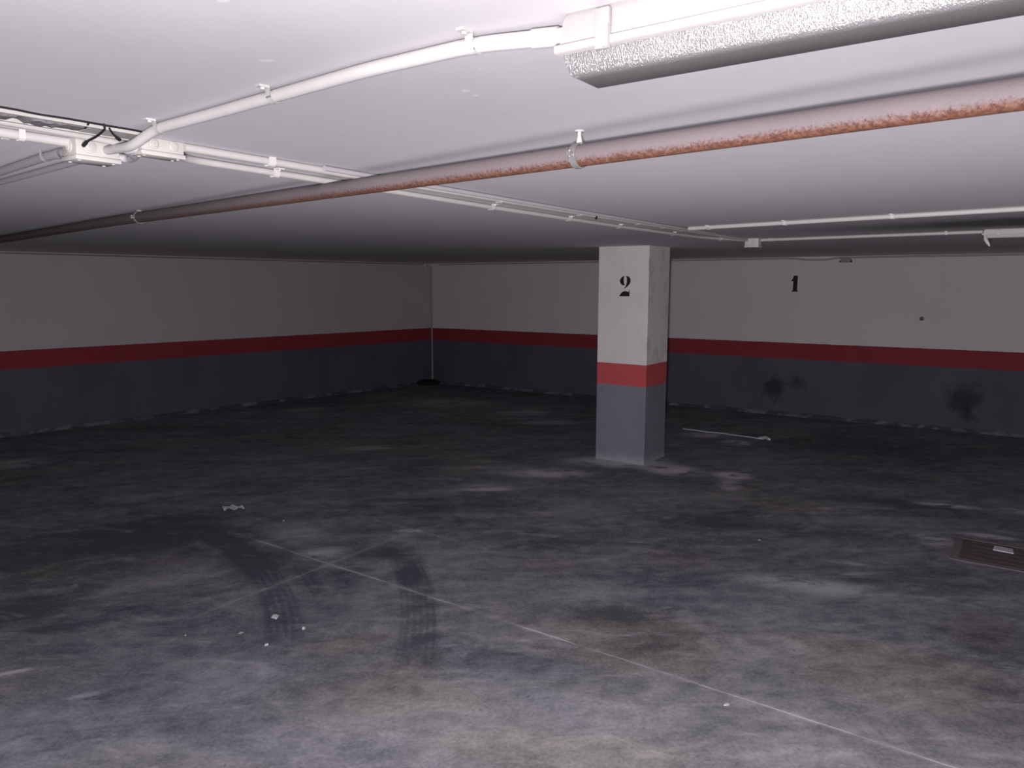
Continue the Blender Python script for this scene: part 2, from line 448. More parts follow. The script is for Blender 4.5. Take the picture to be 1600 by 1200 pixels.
def box(bm, u0, u1, v0, v1, z0, z1, bev=0.0):
    vs = [bm.verts.new(W(u, v, z)) for z in (z0, z1) for (u, v) in ((u0, v0), (u1, v0), (u1, v1), (u0, v1))]
    fs = [bm.faces.new([vs[i] for i in f]) for f in ((0,1,2,3), (4,7,6,5), (0,4,5,1), (1,5,6,2), (2,6,7,3), (3,7,4,0))]
    if bev:
        es = list({e for f in fs for e in f.edges})
        bmesh.ops.bevel(bm, geom=es, offset=bev, segments=2, affect='EDGES', profile=0.5)
def rings(bm, loops, cap=True, closed=False):
    L = [[bm.verts.new(p) for p in lp] for lp in loops]
    n = len(L[0]); pairs = list(zip(L[:-1], L[1:])) + ([(L[-1], L[0])] if closed else [])
    for a, b in pairs:
        for i in range(n):
            bm.faces.new((a[i], a[(i+1) % n], b[(i+1) % n], b[i]))
    if cap and not closed:
        bm.faces.new(L[0][::-1]); bm.faces.new(L[-1])
def smooth_path(pts, r=0.04, seg=6):
    """round the corners of a polyline"""
    out = [pts[0]]
    for i in range(1, len(pts)-1):
        p, a, b = pts[i], pts[i-1], pts[i+1]
        da = (a-p); db = (b-p)
        q = min(r, da.length*0.45, db.length*0.45)
        s = p + da.normalized()*q; e = p + db.normalized()*q
        for k in range(seg+1):
            t = k/seg
            out.append(s*(1-t)**2 + p*2*t*(1-t) + e*t*t)
    out.append(pts[-1])
    return out
def tube(bm, pts, r, seg=14, rr=None):
    loops = []
    for i, p in enumerate(pts):
        d = (pts[min(i+1, len(pts)-1)] - pts[max(i-1, 0)]).normalized()
        s = d.cross(ZV)
        if s.length < 1e-3: s = Vector((1, 0, 0))
        s.normalize(); t = s.cross(d).normalized()
        q = r if rr is None else rr[i]
        loops.append([p + (s*math.cos(2*PI*k/seg) + t*math.sin(2*PI*k/seg))*q for k in range(seg)])
    rings(bm, loops)
def disc(bm, c, n, r, h, seg=20):
    """short cylinder standing on c along n"""
    n = Vector(n).normalized(); s = n.cross(ZV)
    if s.length < 1e-3: s = Vector((1, 0, 0))
    s.normalize(); t = s.cross(n)
    lp = lambda q, rad: [q + (s*math.cos(2*PI*k/seg) + t*math.sin(2*PI*k/seg))*rad for k in range(seg)]
    rings(bm, [lp(c, r), lp(c + n*h*0.7, r), lp(c + n*h, r*0.88)])
def saddle(p, d, r, side=1, top=H, wdt=0.014, t=0.0022, name='saddle_clip', parent=None, m=None):
    """strap that holds a conduit at p (direction d) up to the ceiling, with a screw lug on one side"""
    bm = bmesh.new(); d = Vector(d).normalized(); s = d.cross(ZV).normalized()
    path = []
    h = top - p.z
    path.append(s*(-(r+t)) + ZV*h)
    for k in range(13):
        a = PI + PI*k/12
        path.append(s*math.cos(a)*(r+t) + ZV*math.sin(a)*(r+t))
    path.append(s*(r+t) + ZV*h)
    outer = path; inner = []
    for q in path:
        n = Vector(q); nz = min(q.dot(ZV), 0); n = (s*q.dot(s) + ZV*nz).normalized()
        inner.append(q - n*t)
    for i in range(len(path)-1):
        vs = []
        for e in (-wdt/2, wdt/2):
            vs.append([bm.verts.new(p + d*e + q) for q in (outer[i], outer[i+1], inner[i+1], inner[i])])
        a, b = vs
        for j in range(4):
            bm.faces.new((a[j], a[(j+1) % 4], b[(j+1) % 4], b[j]))
    bmesh.ops.remove_doubles(bm, verts=bm.verts, dist=1e-5)
    # lug on the ceiling with its screw head
    c0 = p + s*side*(r + t + 0.010); c0.z = top
    L = [bm.verts.new(c0 + s*a*0.011 + d*b*wdt/2 + ZV*c) for c in (0, -0.004) for a, b in ((-1,-1), (1,-1), (1,1), (-1,1))]
    for f in ((0,1,2,3), (7,6,5,4), (0,4,5,1), (1,5,6,2), (2,6,7,3), (3,7,4,0)): bm.faces.new([L[i] for i in f])
    c1 = Vector(c0); c1.z = top - 0.004
    disc(bm, c1, (0, 0, -1), 0.005, 0.004, 12)
    return obj(name, bm, m or M_clip, parent, True)
def conduit(label, pts, r, m=M_pvc, clips=(), cside=1, bend=0.05, name='cable_conduit', cat='conduit', group=None, couplers=(), strap=0.0022):
    """pts in (u, v, z); clips = distances given as (u, v) stations along the run"""
    P = [W(*p) for p in pts]; path = smooth_path(P, bend)
    bm = bmesh.new(); tube(bm, path, r, 16)
    o = obj(name, bm, m, None, True); rooted(o, P[0])
    tag(o, label, cat, group)
    def locate(t):          # t = fraction index float along the original polyline
        i = min(int(t), len(P)-2); f = t - i
        return P[i].lerp(P[i+1], f), (P[i+1]-P[i]).normalized()
    for t in clips:
        sd = cside
        if isinstance(t, tuple): t, sd = t
        p, d = locate(t); adopt(saddle(p, d, r, sd, t=strap, wdt=0.014 + (strap - 0.0022)*4), o)
    for t in couplers:
        p, d = locate(t); b2 = bmesh.new(); tube(b2, [p - d*0.02, p + d*0.02], r*1.16, 16)
        adopt(obj('coupler', b2, m, None, True), o)
    return o

# ------------------------------------------------------------------ the setting
AL, DL = -0.825, 10.102; AR, DR = 0.5713, 10.419
NL = Vector((math.sin(AL), math.cos(AL), 0)); NR = Vector((math.sin(AR), math.cos(AR), 0))
TL = Vector((-math.cos(AL), math.sin(AL), 0))       # from the corner towards the near left
TR = Vector((math.cos(AR), -math.sin(AR), 0))       # from the corner towards the near right
det = NL.x*NR.y - NL.y*NR.x
CORN = Vector(((DL*NR.y - DR*NL.y)/det, (NL.x*DR - NR.x*DL)/det, 0))
PL = CORN + TL*21; PR = CORN + TR*19
BL = Vector((PL.x + 3.0, -8.0, 0)); BR = Vector((PR.x, -8.0, 0))
def slab(name, poly, z0, z1, m):
    bm = bmesh.new()
    a = [bm.verts.new((p.x, p.y, z0)) for p in poly]; b = [bm.verts.new((p.x, p.y, z1)) for p in poly]
    n = len(poly)
    bm.faces.new(a); bm.faces.new(b)
    for i in range(n): bm.faces.new((a[i], a[(i+1) % n], b[(i+1) % n], b[i]))
    return tag(obj(name, bm, m), kind='structure')
poly = [CORN + NL*0.0 + Vector((0, 0.2, 0)), PL + NL*0.2, BL, BR, PR + NR*0.2]
slab('floor', poly, -0.2, 0.0, M_floor)
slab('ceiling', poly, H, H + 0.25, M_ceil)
def wall(name, a, b, n, th=0.2):
    bm = bmesh.new()
    vs = [bm.verts.new(Vector((p.x, p.y, z))) for z in (0, H) for p in (a, b, b + n*th, a + n*th)]
    for f in ((0,1,2,3), (4,7,6,5), (0,4,5,1), (1,5,6,2), (2,6,7,3), (3,7,4,0)): bm.faces.new([vs[i] for i in f])
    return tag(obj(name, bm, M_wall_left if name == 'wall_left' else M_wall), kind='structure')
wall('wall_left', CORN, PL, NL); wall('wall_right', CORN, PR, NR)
wall('wall_side', PR, BR, Vector((1, 0, 0)))
wall('wall_rear', PL, BL, Vector((-0.9, -0.4, 0)).normalized())
def skirt(name, a, t, n, L):
    """uneven cement fillet where wall meets floor"""
    bm = bmesh.new(); loops = []
    N = int(L/0.12)
    for i in range(N+1):
        p = a + t*(L*i/N); h = 0.035 + 0.02*random.random(); d = 0.045 + 0.03*random.random()
        loops.append([p + n*0.01 + ZV*(-0.01), p + n*0.01 + ZV*h, p - n*0.012 + ZV*(h*0.8), p - n*d*0.6 + ZV*0.014, p - n*d + ZV*(-0.01)])
    rings(bm, loops)
    return tag(obj(name, bm, M_skirt, None, False), kind='structure')
skirt('baseboard_left', CORN, TL, NL, 20.9); skirt('baseboard_right', CORN, TR, NR, 18.9)

# ------------------------------------------------------------------ column
cu, cv = 3.0525, 6.5504
bm = bmesh.new()
NZ = 24; loops = []
cw, cd = 0.5435, 0.4946
base_pts = []
for (a, b, k) in ((0, 0, 0), (cw, 0, 1), (cw, cd, 2), (0, cd, 3)):
    base_pts.append((cu + a, cv + b))
bv = 0.006
prof = []
for i, (a, b) in enumerate(base_pts):
    pa = base_pts[i-1]; pb = base_pts[(i+1) % 4]
    def tow(p, q, d):
        L = math.hypot(q[0]-p[0], q[1]-p[1]); return (p[0]+(q[0]-p[0])*d/L, p[1]+(q[1]-p[1])*d/L)
    prof += [tow((a, b), pa, bv), tow((a, b), pb, bv)]
for k in range(NZ+1):
    z = H*k/NZ
    loops.append([W(p[0] + random.uniform(-1, 1)*0.0012, p[1] + random.uniform(-1, 1)*0.0012, z) for p in prof])
rings(bm, loops)
column = obj('concrete_column', bm, M_col); rooted(column, W(cu + cw/2, cv + cd/2, 0))
tag(column, 'square white concrete column with red band and grey base, standing alone on the floor', 'column')
def stencil(name, polys, origin, right, up, n, parent, label):
    """flat paint marks: polygons in metres, laid 1 mm proud of the surface"""
    bm = bmesh.new()
    for pg in polys:
        vs = [bm.verts.new(origin + right*x + up*y + n*0.0035) for x, y in pg]
        f = bm.faces.new(vs)
        r = bmesh.ops.extrude_face_region(bm, geom=[f])
        for g in r['geom']:
            if isinstance(g, bmesh.types.BMVert): g.co -= n*0.003
    bmesh.ops.triangulate(bm, faces=[f for f in bm.faces if len(f.verts) > 4])
    o = obj(name, bm, M_paint); adopt(o, parent); o['label'] = label
    return o
def px(pts, x0, y0, s): return [((x-x0)*s, (y0-y)*s) for x, y in pts]
two = [[(612,487),(597,489),(580,498),(563,514),(553,532),(550,552),(556,574),(570,592),(590,603),(608,606),(620,602),(610,580),(604,550),(604,518)],
       [(640,486),(662,489),(682,500),(696,518),(702,543),(698,568),(684,592),(662,615),(636,636),(606,654),(628,626),(642,598),(650,560),(649,525),(645,503)],
       [(543,745),(556,726),(570,706),(588,689),(612,680),(640,680),(662,687),(676,690),(684,678),(691,655),(690,745)]]
s2 = 0.200/265
stencil('painted_number', [px(p, 545, 745, s2) for p in two], W(3.358, cv, 1.660), -E1, ZV, -E2, column, 'black stencilled figure 2')
wl = [o for o in C.objects if o.name == 'wall_right'][0]
one = [[(1079,692),(1112,692),(1111,815),(1120,829),(1062,829),(1076,815),(1077,738),(1061,742),(1064,731),(1073,716)]]
s1 = 0.212/137
stencil('painted_number', [px(p, 1058, 829, s1) for p in one], Vector((3.745, 9.978, 1.684)), TR, ZV, -NR, wl, 'black stencilled figure 1')

# ------------------------------------------------------------------ iron pipe and its hangers
def pz(u): return 1.475 + 0.147*u, 2.0755 + 0.0086*u
pts = []
for i in range(41):
    u = -1.2 + 9.7*i/40; v, z = pz(u)
    z = min(z, H - 0.027 - 0.004); pts.append(W(u, v, z - 0.0))
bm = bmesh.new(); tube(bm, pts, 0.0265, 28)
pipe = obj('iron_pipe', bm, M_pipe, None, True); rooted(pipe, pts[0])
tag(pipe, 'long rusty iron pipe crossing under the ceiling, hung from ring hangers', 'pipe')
pdir = (pts[10] - pts[0]).normalized(); pside = pdir.cross(ZV).normalized()
for u in (0.945, 3.78, -0.9):
    v, z = pz(u); z = min(z, H - 0.031); c = W(u, v, z)
    bm = bmesh.new(); R = 0.0285
    lp = []
    for k in range(28):
        a = 2*PI*k/28; rad = pside*math.cos(a) + ZV*math.sin(a)
        lp.append([c + rad*R - pdir*0.009, c + rad*(R+0.0025) - pdir*0.009, c + rad*(R+0.0025) + pdir*0.009, c + rad*R + pdir*0.009])
    rings(bm, lp, closed=True)
    # bolted ears on the near side
    q = c - pside*(-1)*0 + ZV*0
    for sgn in (1, -1):
        e = c + pside*sgn*(R + 0.009)
        tube(bm, [e - ZV*0.007, e + ZV*0.009], 0.0045, 10)
        tube(bm, [e + pside*(-sgn)*0.011, e + pside*sgn*0.006], 0.0065, 8)
    ring = adopt(obj('pipe_clamp', bm, M_zinc, None, True), pipe)
    bm = bmesh.new()
    top = Vector((c.x, c.y, H))
    if H - (c.z + R) > 0.008:
        tube(bm, [c + ZV*(R - 0.001), c + ZV*(R+0.003), Vector((c.x, c.y, H - 0.012)), Vector((c.x, c.y, H - 0.003))], 0.006, 12, rr=[0.008, 0.0078, 0.0048, 0.0048])
    disc(bm, top, (0, 0, -1), 0.013, 0.003, 16)
    ro = obj('hanger_rod', bm, M_clip, None, True); ro.parent = ring
    ro.matrix_parent_inverse = pipe.matrix_basis.inverted() if False else (pipe.matrix_basis @ ring.matrix_parent_inverse).inverted()

# ------------------------------------------------------------------ nearest luminaire
def luminaire(name, u0, u1, vn, wdt, label, group, zb, latches, dm=M_diff, hm=M_lumw):
    """batten light along u: vn = near edge in v, from ceiling down to zb"""
    root = empty(name, W((u0+u1)/2, vn + wdt/2, H)); tag(root, label, 'ceiling light', group)
    hh = H - zb; zr0 = H - hh*0.50; zr1 = H - hh*0.62      # rim band
    ve = vn + wdt
    def extr(profile, ua, ub, taper, m, nm, seg=24):
        bm = bmesh.new(); loops = []
        cen_v = (vn + ve)/2
        st = [(ua, 1.0)] + [(ua + (ub-ua)*i/seg, 1.0) for i in range(1, seg)] + [(ub, 1.0)]
        for i, (u, k) in enumerate(st):
            lp = []
            for (v, z, inset) in profile:
                uu = u
                if i == 0: uu = ua + inset
                if i == len(st)-1: uu = ub - inset
                if ua > ub:
                    if i == 0: uu = ua - inset
                    if i == len(st)-1: uu = ub + inset
                lp.append(W(uu, v, z))
            loops.append(lp)
        rings(bm, loops)
        return adopt(obj(nm, bm, m, None, True), root)
    # housing tray
    prof = [(vn+0.010, H, 0.016), (vn+0.006, H-hh*0.06, 0.010), (vn+0.004, H-hh*0.14, 0.008), (vn+0.002, zr0, 0.004),
            (ve-0.002, zr0, 0.004), (ve-0.004, H-hh*0.14, 0.008), (ve-0.006, H-hh*0.06, 0.010), (ve-0.010, H, 0.016)]
    extr(prof, u0, u1, 0, hm, 'housing')
    prof = [(vn-0.001, zr0+0.001, 0), (vn-0.003, zr0-0.001, -0.002), (vn-0.003, zr1, -0.002), (vn, zr1-0.002, 0.001), (ve, zr1-0.002, 0.001), (ve+0.003, zr1, -0.002), (ve+0.003, zr0-0.001, -0.002), (ve+0.001, zr0+0.001, 0)]
    extr(prof, u0, u1, 0, hm, 'rim')
    dz = zr1 - zb
    prof = [(vn+0.006, zr1, 0.007), (vn+0.010, zr1-dz*0.4, 0.010), (vn+0.015, zr1-dz*0.80, 0.014), (vn+0.0175, zr1-dz*0.92, 0.018), (vn+0.023, zb, 0.024),
            (ve-0.023, zb, 0.024), (ve-0.0175, zr1-dz*0.92, 0.018), (ve-0.015, zr1-dz*0.80, 0.014), (ve-0.010, zr1-dz*0.4, 0.010), (ve-0.006, zr1, 0.007)]
    extr(prof, u0, u1, 0, dm, 'diffuser', 40)
    for u in latches:
        for sgn, vv in ((-1, vn), (1, ve)):
            bm = bmesh.new()
            y0 = vv + sgn*0.003; y1 = vv + sgn*0.0075
            a, b = sorted((y0 - sgn*0.005, y1))
            box(bm, u-0.0105, u+0.0105, a, b, zr1-0.007, H-hh*0.10, 0.0018)
            a, b = sorted((y1 - sgn*0.001, y1 + sgn*0.0022))
            box(bm, u-0.0105, u-0.0015, a, b, zr1-0.006, H-hh*0.35, 0.0009)
            adopt(obj('latch', bm, hm, None, True), root)
    return root
luminaire('batten_luminaire', 0.575, -0.72, 0.915, 0.102, 'large dusty batten ceiling light with clear ribbed diffuser at the top of the picture', 'batten lights', 2.056, (0.500, 0.0, -0.60))
lum2 = luminaire('batten_luminaire', 0.34, -0.95, 5.93, 0.11, 'small far batten ceiling light with a loose clip hanging, at the right edge', 'batten lights', 2.085, (0.25, -0.6), dm=M_pvc, hm=M_pvc)
bm = bmesh.new(); tube(bm, [W(0.325, 5.94, 2.105), W(0.318, 5.93, 2.075), W(0.305, 5.925, 2.052), W(0.292, 5.925, 2.030)], 0.010, 8, rr=[0.006, 0.012, 0.010, 0.004])
adopt(obj('hanging_clip', bm, M_clip, None, True), lum2)

# ------------------------------------------------------------------ junction boxes
def jbox(name, u0, u1, v0, v1, zb, label, rosettes, m=M_box, face='u'):
    root = empty(name, W((u0+u1)/2, (v0+v1)/2, H)); tag(root, label, 'junction box', 'plastic junction boxes')
    zl = zb + 0.012
    bm = bmesh.new(); box(bm, u0, u1, v0, v1, zl, H, 0.003); adopt(obj('box_body', bm, m, None, True), root)
    bm = bmesh.new(); box(bm, u0-0.003, u1+0.003, v0-0.003, v1+0.003, zb, zl, 0.003)
    for a in (u0+0.012, u1-0.012):
        for c in (v0+0.012, v1-0.012): disc(bm, W(a, c, zb), (0, 0, -1), 0.0045, 0.002, 12)
    adopt(obj('box_lid', bm, m, None, True), root)
    for (kind, t) in rosettes:
        zc = (zl + H)/2 + 0.001; r = (H - zl)*0.40
        if kind == 'u': p = W(u0, v0 + (v1-v0)*t, zc); n = -E1
        else: p = W(u0 + (u1-u0)*t, v0, zc); n = -E2
        bm = bmesh.new(); disc(bm, p, n, r, 0.004, 24); disc(bm, p + n*0.004, n, r*0.68, 0.003, 24); disc(bm, p + n*0.007, n, r*0.22, 0.003, 12)
        adopt(obj('cable_grommet', bm, m, None, True), root)
    return root
jbox('junction_box', 2.025, 2.100, 0.935, 1.045, 2.086, 'cream junction box left of its twin, with a dusty conduit leaving towards the left edge', [('u', 0.30), ('v', 0.5)])
jbox('junction_box', 1.885, 1.935, 1.030, 1.145, 2.098, 'cream junction box right of its twin, where two long conduits set off', [('u', 0.28), ('u', 0.74)])
jbox('junction_box', 1.86, 1.97, 6.02, 6.13, 2.072, 'small far junction box above and left of the figure 1', [('v', 0.3), ('v', 0.75)])

# ------------------------------------------------------------------ conduits
zc = H - 0.012
conduit('thick pale conduit curving from the near ceiling light down to the junction boxes',
        [(0.57, 0.945, H-0.022), (0.72, 0.915, H-0.016), (0.95, 0.915, H-0.0155), (1.45, 0.952, H-0.0155), (1.70, 0.966, H-0.0155), (1.83, 0.975, H-0.040), (2.03, 1.014, H-0.024)],
        0.0118, M_pvcn, clips=((1.0, -1), (2.55, -1), (3.92, -1)), bend=0.045, couplers=(0.25,))
conduit('double-width cream conduit from the right twin junction box along the ceiling past the column top',
        [(1.885, 1.145, H-0.0118), (1.905, 2.2, H-0.0118), (1.93, 3.3, H-0.0118), (1.95, 6.02, H-0.0118)], 0.0112, M_pvc,
        clips=((0.26, -1), (1.36, -1), (2.0, -1), (2.25, -1), (2.38, -1), (2.49, -1)), bend=0.3, strap=0.0045)
conduit('thin conduit hugging the upper side of the double-width one beyond the iron pipe',
        [(1.860, 1.60, H-0.011), (1.875, 2.2, H-0.011), (1.900, 3.3, H-0.011), (1.915, 5.2, H-0.011)], 0.0085, M_pvcg, bend=0.3)
conduit('lower cream conduit running parallel below the double-width one to the far junction box',
        [(1.965, 1.145, H-0.020), (2.055, 1.26, H-0.0125), (2.075, 1.9, H-0.0125), (2.13, 2.9, H-0.0125), (2.16, 4.2, H-0.0125), (2.14, 5.5, H-0.0125), (1.97, 6.09, H-0.0125)], 0.0105, M_pvc,
        clips=((1.48, 1), (2.92, 1), (3.50, 1), (3.98, 1), (4.6, 1), (5.4, 1)), bend=0.2, strap=0.0045)
conduit('long pale conduit branching right from the ceiling bundle to the right edge',
        [(1.87, 4.60, H-0.0125), (0.85, 4.43, H-0.0125), (0.09, 4.31, H-0.0125), (-1.8, 4.0, H-0.0125)], 0.0125, M_pvc, clips=((0.14, 1), (0.62, 1), (1.25, 1)), bend=0.3, strap=0.003)
conduit('pale conduit from the far junction box to the small far ceiling light',
        [(1.86, 6.09, H-0.0125), (1.2, 6.05, H-0.0125), (0.34, 5.985, H-0.0125)], 0.0115, M_pvc, clips=((1.75, 1),), bend=0.3, couplers=(0.12,))
conduit('cream conduit entering the left twin box from the left edge, upper of the pair',
        [(2.050, 0.25, H-0.0125), (2.062, 0.78, H-0.0125), (2.062, 0.938, H-0.0125)], 0.0118, M_pvc, clips=((1.28, -1),), bend=0.1)
conduit('thin cream conduit entering the left twin box from the left edge, lower of the pair',
        [(2.084, 0.25, H-0.011), (2.095, 0.78, H-0.011), (2.098, 0.938, H-0.011)], 0.0085, M_pvc, clips=((1.15, 1),), bend=0.1)
conduit('slim cream conduit beside the cable duct at the left edge above the twin boxes',
        [(1.925, 0.25, H-0.010), (1.93, 0.75, H-0.010), (1.950, 0.93, H-0.012), (1.955, 1.03, H-0.014)], 0.0085, M_pvc, bend=0.1)
conduit('dusty grey conduit from the left twin box to the left edge, upper one',
        [(2.125, 0.985, H-0.020), (2.30, 0.988, H-0.0145), (2.75, 1.035, H-0.0145), (4.6, 1.23, H-0.0145)], 0.0125, M_pvcd, clips=((1.05, 1),), bend=0.08, couplers=(0.2, 0.4, 0.55))
conduit('dusty grey conduit at the left edge, lower one, from behind the left twin box',
        [(2.125, 1.035, H-0.020), (2.30, 1.085, H-0.0125), (3.1, 1.15, H-0.0125), (5.2, 1.32, H-0.0125)], 0.0095, M_pvcd, clips=((0.6, 1),), bend=0.08)
conduit('short grey flexible elbow linking the twin junction boxes',
        [(1.910, 1.034, H-0.030), (1.924, 1.010, H-0.034), (1.975, 1.062, H-0.038), (2.035, 1.074, H-0.038), (2.052, 1.044, H-0.034)], 0.0105, M_pvcg, bend=0.02, name='flexible_elbow')

# cable duct with its crumbling grey filler, black cable and tie at the left edge
bm = bmesh.new()
box(bm, 1.822, 1.832, 0.2, 1.030, H-0.012, H); box(bm, 1.832, 1.900, 0.2, 1.030, H-0.004, H); box(bm, 1.900, 1.910, 0.2, 1.030, H-0.014, H)
box(bm, 1.832, 1.900, 0.885, 1.030, H-0.012, H-0.004)
duct = obj('cable_duct', bm, M_box); rooted(duct, W(1.86, 0.6, H)); tag(duct, 'shallow cream cable duct along the ceiling at the left edge, packed with grey filler', 'cable duct')
bm = bmesh.new(); loops = []
for i in range(60):
    v = 0.2 + 0.68*i/59; h = 0.008 + 0.006*random.random()
    if 34 < i < 37 or 46 < i < 49: h = 0.004
    loops.append([W(1.834, v, H-0.0035), W(1.842 + random.uniform(-.003, .003), v, H-0.003-h), W(1.868, v, H-0.004-h*random.uniform(.8, 1.2)), W(1.892 + random.uniform(-.003, .003), v, H-0.003-h), W(1.898, v, H-0.0035)])
rings(bm, loops); adopt(obj('filler', bm, M_foam), duct)
P = [W(1.812 + 0.003*math.sin(i*1.3), 0.2 + 0.82*i/30, H - 0.004 - 0.001*abs(math.sin(i*0.5))) for i in range(31)]
bm = bmesh.new(); tube(bm, P, 0.0024, 8); o = obj('black_cable', bm, M_black, None, True); rooted(o, P[0])
tag(o, 'thin black cable lying along the upper edge of the cable duct', 'cable')
bm = bmesh.new()
P = [W(1.808, 0.900, H-0.003), W(1.812, 0.905, H-0.013), W(1.850, 0.910, H-0.020), W(1.885, 0.914, H-0.024), W(1.915, 0.914, H-0.027), W(1.935, 0.914, H-0.033)]
tube(bm, smooth_path(P, 0.01), 0.0026, 8)
tube(bm, [W(1.925, 0.914, H-0.030), W(1.938, 0.912, H-0.037)], 0.0045, 8)
tube(bm, smooth_path([W(1.812, 0.915, H-0.010), W(1.845, 0.94, H-0.016), W(1.875, 0.965, H-0.017)], 0.01), 0.0024, 8)
tube(bm, [W(1.870, 0.960, H-0.017), W(1.885, 0.975, H-0.019)], 0.0042, 8)
tube(bm, [W(1.815, 0.870, H-0.006), W(1.838, 0.872, H-0.014)], 0.0022, 8)
o = obj('cable_tie', bm, M_black, None, True); rooted(o, W(1.88, 0.95, H)); tag(o, 'black cable tie looped round the duct just above the left twin box', 'cable tie')

# ------------------------------------------------------------------ services along the far walls
def along(p0, t, s, n, off, z): 
    q = p0 + t*s - n*off; return Vector((q.x, q.y, z))
def wallrun(label, path, r, m, clips=()):
    bm = bmesh.new(); tube(bm, smooth_path(path, 0.08), r, 12); o = obj('cable_conduit', bm, m, None, True); rooted(o, path[0])
    tag(o, label, 'conduit'); return o
sR = lambda x, y: (Vector((x, y, 0)) - CORN).dot(TR)
s1_, s2_, s3_ = sR(3.75, 9.98), sR(3.99, 9.82), sR(4.30, 9.62)
wallrun('thin conduit along the top of the right wall, dipping right of the figure 1',
        [along(CORN, TR, s, NR, 0.035, z) for s, z in ((0.2, 2.118), (3.0, 2.118), (s1_, 2.124), (s2_-0.1, 2.100), (s2_+0.15, 2.098), (s3_-0.1, 2.122), (s3_+2.2, 2.124), (16.0, 2.124))], 0.011, M_pvcd)
wallrun('thin dark cable along the top of the left wall',
        [along(CORN, TL, s, NL, 0.03, 2.120) for s in (0.2, 5.0, 12.0, 19.0)], 0.008, M_cable)
wallrun('thin upright conduit in the corner where the two far walls meet',
        [CORN - NL*0.03 - NR*0.03 + ZV*0.02, CORN - NL*0.03 - NR*0.03 + ZV*1.0, CORN - NL*0.03 - NR*0.03 + ZV*2.09], 0.013, M_pvcd)
def wbox(name, p, t, n, w_, h_, d_, m, label, cat, lid=None):
    bm = bmesh.new()
    vs = [bm.verts.new(p + t*a*w_/2 - n*c*d_ + ZV*b*h_/2) for c in (0, 1) for a, b in ((-1,-1), (1,-1), (1,1), (-1,1))]
    fs = [bm.faces.new([vs[i] for i in f]) for f in ((0,1,2,3), (7,6,5,4), (0,4,5,1), (1,5,6,2), (2,6,7,3), (3,7,4,0))]
    bmesh.ops.bevel(bm, geom=list(bm.edges), offset=min(w_, h_, d_)*0.12, segments=2, affect='EDGES')
    o = obj(name, bm, m, None, True); rooted(o, p); tag(o, label, cat)
    return o
pb = Vector((4.305, 9.618, 2.095))
bx = wbox('junction_box', pb + NR*((DR - pb.dot(NR))), TR, NR, 0.12, 0.07, 0.05, M_cable, 'small dull junction box at the top of the right wall, right of the figure 1', 'junction box')
for sg in (-1, 1):
    bm = bmesh.new(); q = bx.location + TR*sg*0.066 - ZV*0.02 - NR*0.02
    tube(bm, [q - TR*0.008, q + TR*0.008], 0.014, 10); adopt(obj('cable_grommet', bm, M_black, None, True), bx)
# small peg near the corner, small round plug on the right wall
p = Vector((-1.566, 13.19, 2.105)); p += NL*(DL - p.dot(NL))
bm = bmesh.new(); disc(bm, p, -NL, 0.035, 0.05, 16); tube(bm, [p - NL*0.04, p - NL*0.07 - ZV*0.02, p - NL*0.07 - ZV*0.05], 0.02, 10)
o = obj('wall_detector', bm, M_clip, None, True); rooted(o, p); tag(o, 'tiny pale knob high on the left wall by the corner', 'wall fitting')
p = Vector((5.065, 9.13, 1.362)); p += NR*(DR - p.dot(NR))
bm = bmesh.new(); disc(bm, p, -NR, 0.026, 0.006, 18); disc(bm, p - NR*0.006, -NR, 0.014, 0.004, 14)
o = obj('wall_plug', bm, M_cdark, None, True); rooted(o, p); tag(o, 'small round grey plug in the white part of the right wall', 'wall fitting')
# dark hole plug in the double conduit
bm = bmesh.new(); q = W(1.925, 3.47, H-0.024); disc(bm, q - (-E1)*0.0, (-E1 - ZV*0.3), 0.010, 0.004, 12)
o = obj('hole_plug', bm, M_black, None, True); rooted(o, q)
for t in [x for x in C.objects if x.get('label', '').startswith('double-width')]: adopt(o, t)

# ------------------------------------------------------------------ things on the floor
# black bundle lying in the corner
c = CORN - (NL + NR).normalized()*0.30; c.z = 0.0; c.x -= 0.08
bm = bmesh.new(); bmesh.ops.create_icosphere(bm, subdivisions=4, radius=1.0)
for v_ in bm.verts:
    q = v_.co; n = 1 + 0.14*math.sin(q.x*5 + q.z*3)*math.cos(q.y*6 + 1) + 0.05*math.sin(q.x*17)*math.sin(q.y*15 + q.z*9)
    v_.co = Vector((q.x*0.19*n, q.y*0.11*n, max(-0.6, q.z)*0.058*n + 0.036))
o = obj('black_bundle', bm, M_dark, None, True); o.location = c; tag(o, 'black crumpled bundle lying on the floor in the far corner', 'bundle')
# broken strip with a shiny end
a = Vector((2.12, 8.96, 0)); b_ = Vector((2.93, 8.34, 0)); d = (b_ - a).normalized(); s = d.cross(ZV)
root = empty('plastic_strip', a.lerp(b_, .5)); tag(root, 'thin pale broken strip with a shiny end lying on the floor right of the column', 'strip')
bm = bmesh.new(); loops = []
for i in range(25):
    p = a + d*(1.0*i/24) + s*0.01*math.sin(i*0.35) + ZV*(0.006 + 0.004*abs(math.sin(i*0.4)))
    wd = 0.013 if i < 8 else 0.007
    loops.append([p - s*wd + ZV*-0.004, p + s*wd + ZV*-0.004, p + s*wd*0.7 + ZV*0.004, p - s*wd*0.7 + ZV*0.004])
rings(bm, loops); adopt(obj('strip_body', bm, M_white), root)
bm = bmesh.new(); e = a + d*1.0 + ZV*0.016
tube(bm, [e - d*0.06, e + d*0.03 + ZV*0.008, e + d*0.06 + s*0.02], 0.014, 8, rr=[0.006, 0.022, 0.016])
tube(bm, [e + d*0.05 - s*0.025, e + d*0.075 + s*0.03], 0.012, 8)
adopt(obj('shiny_end', bm, M_glint), root)
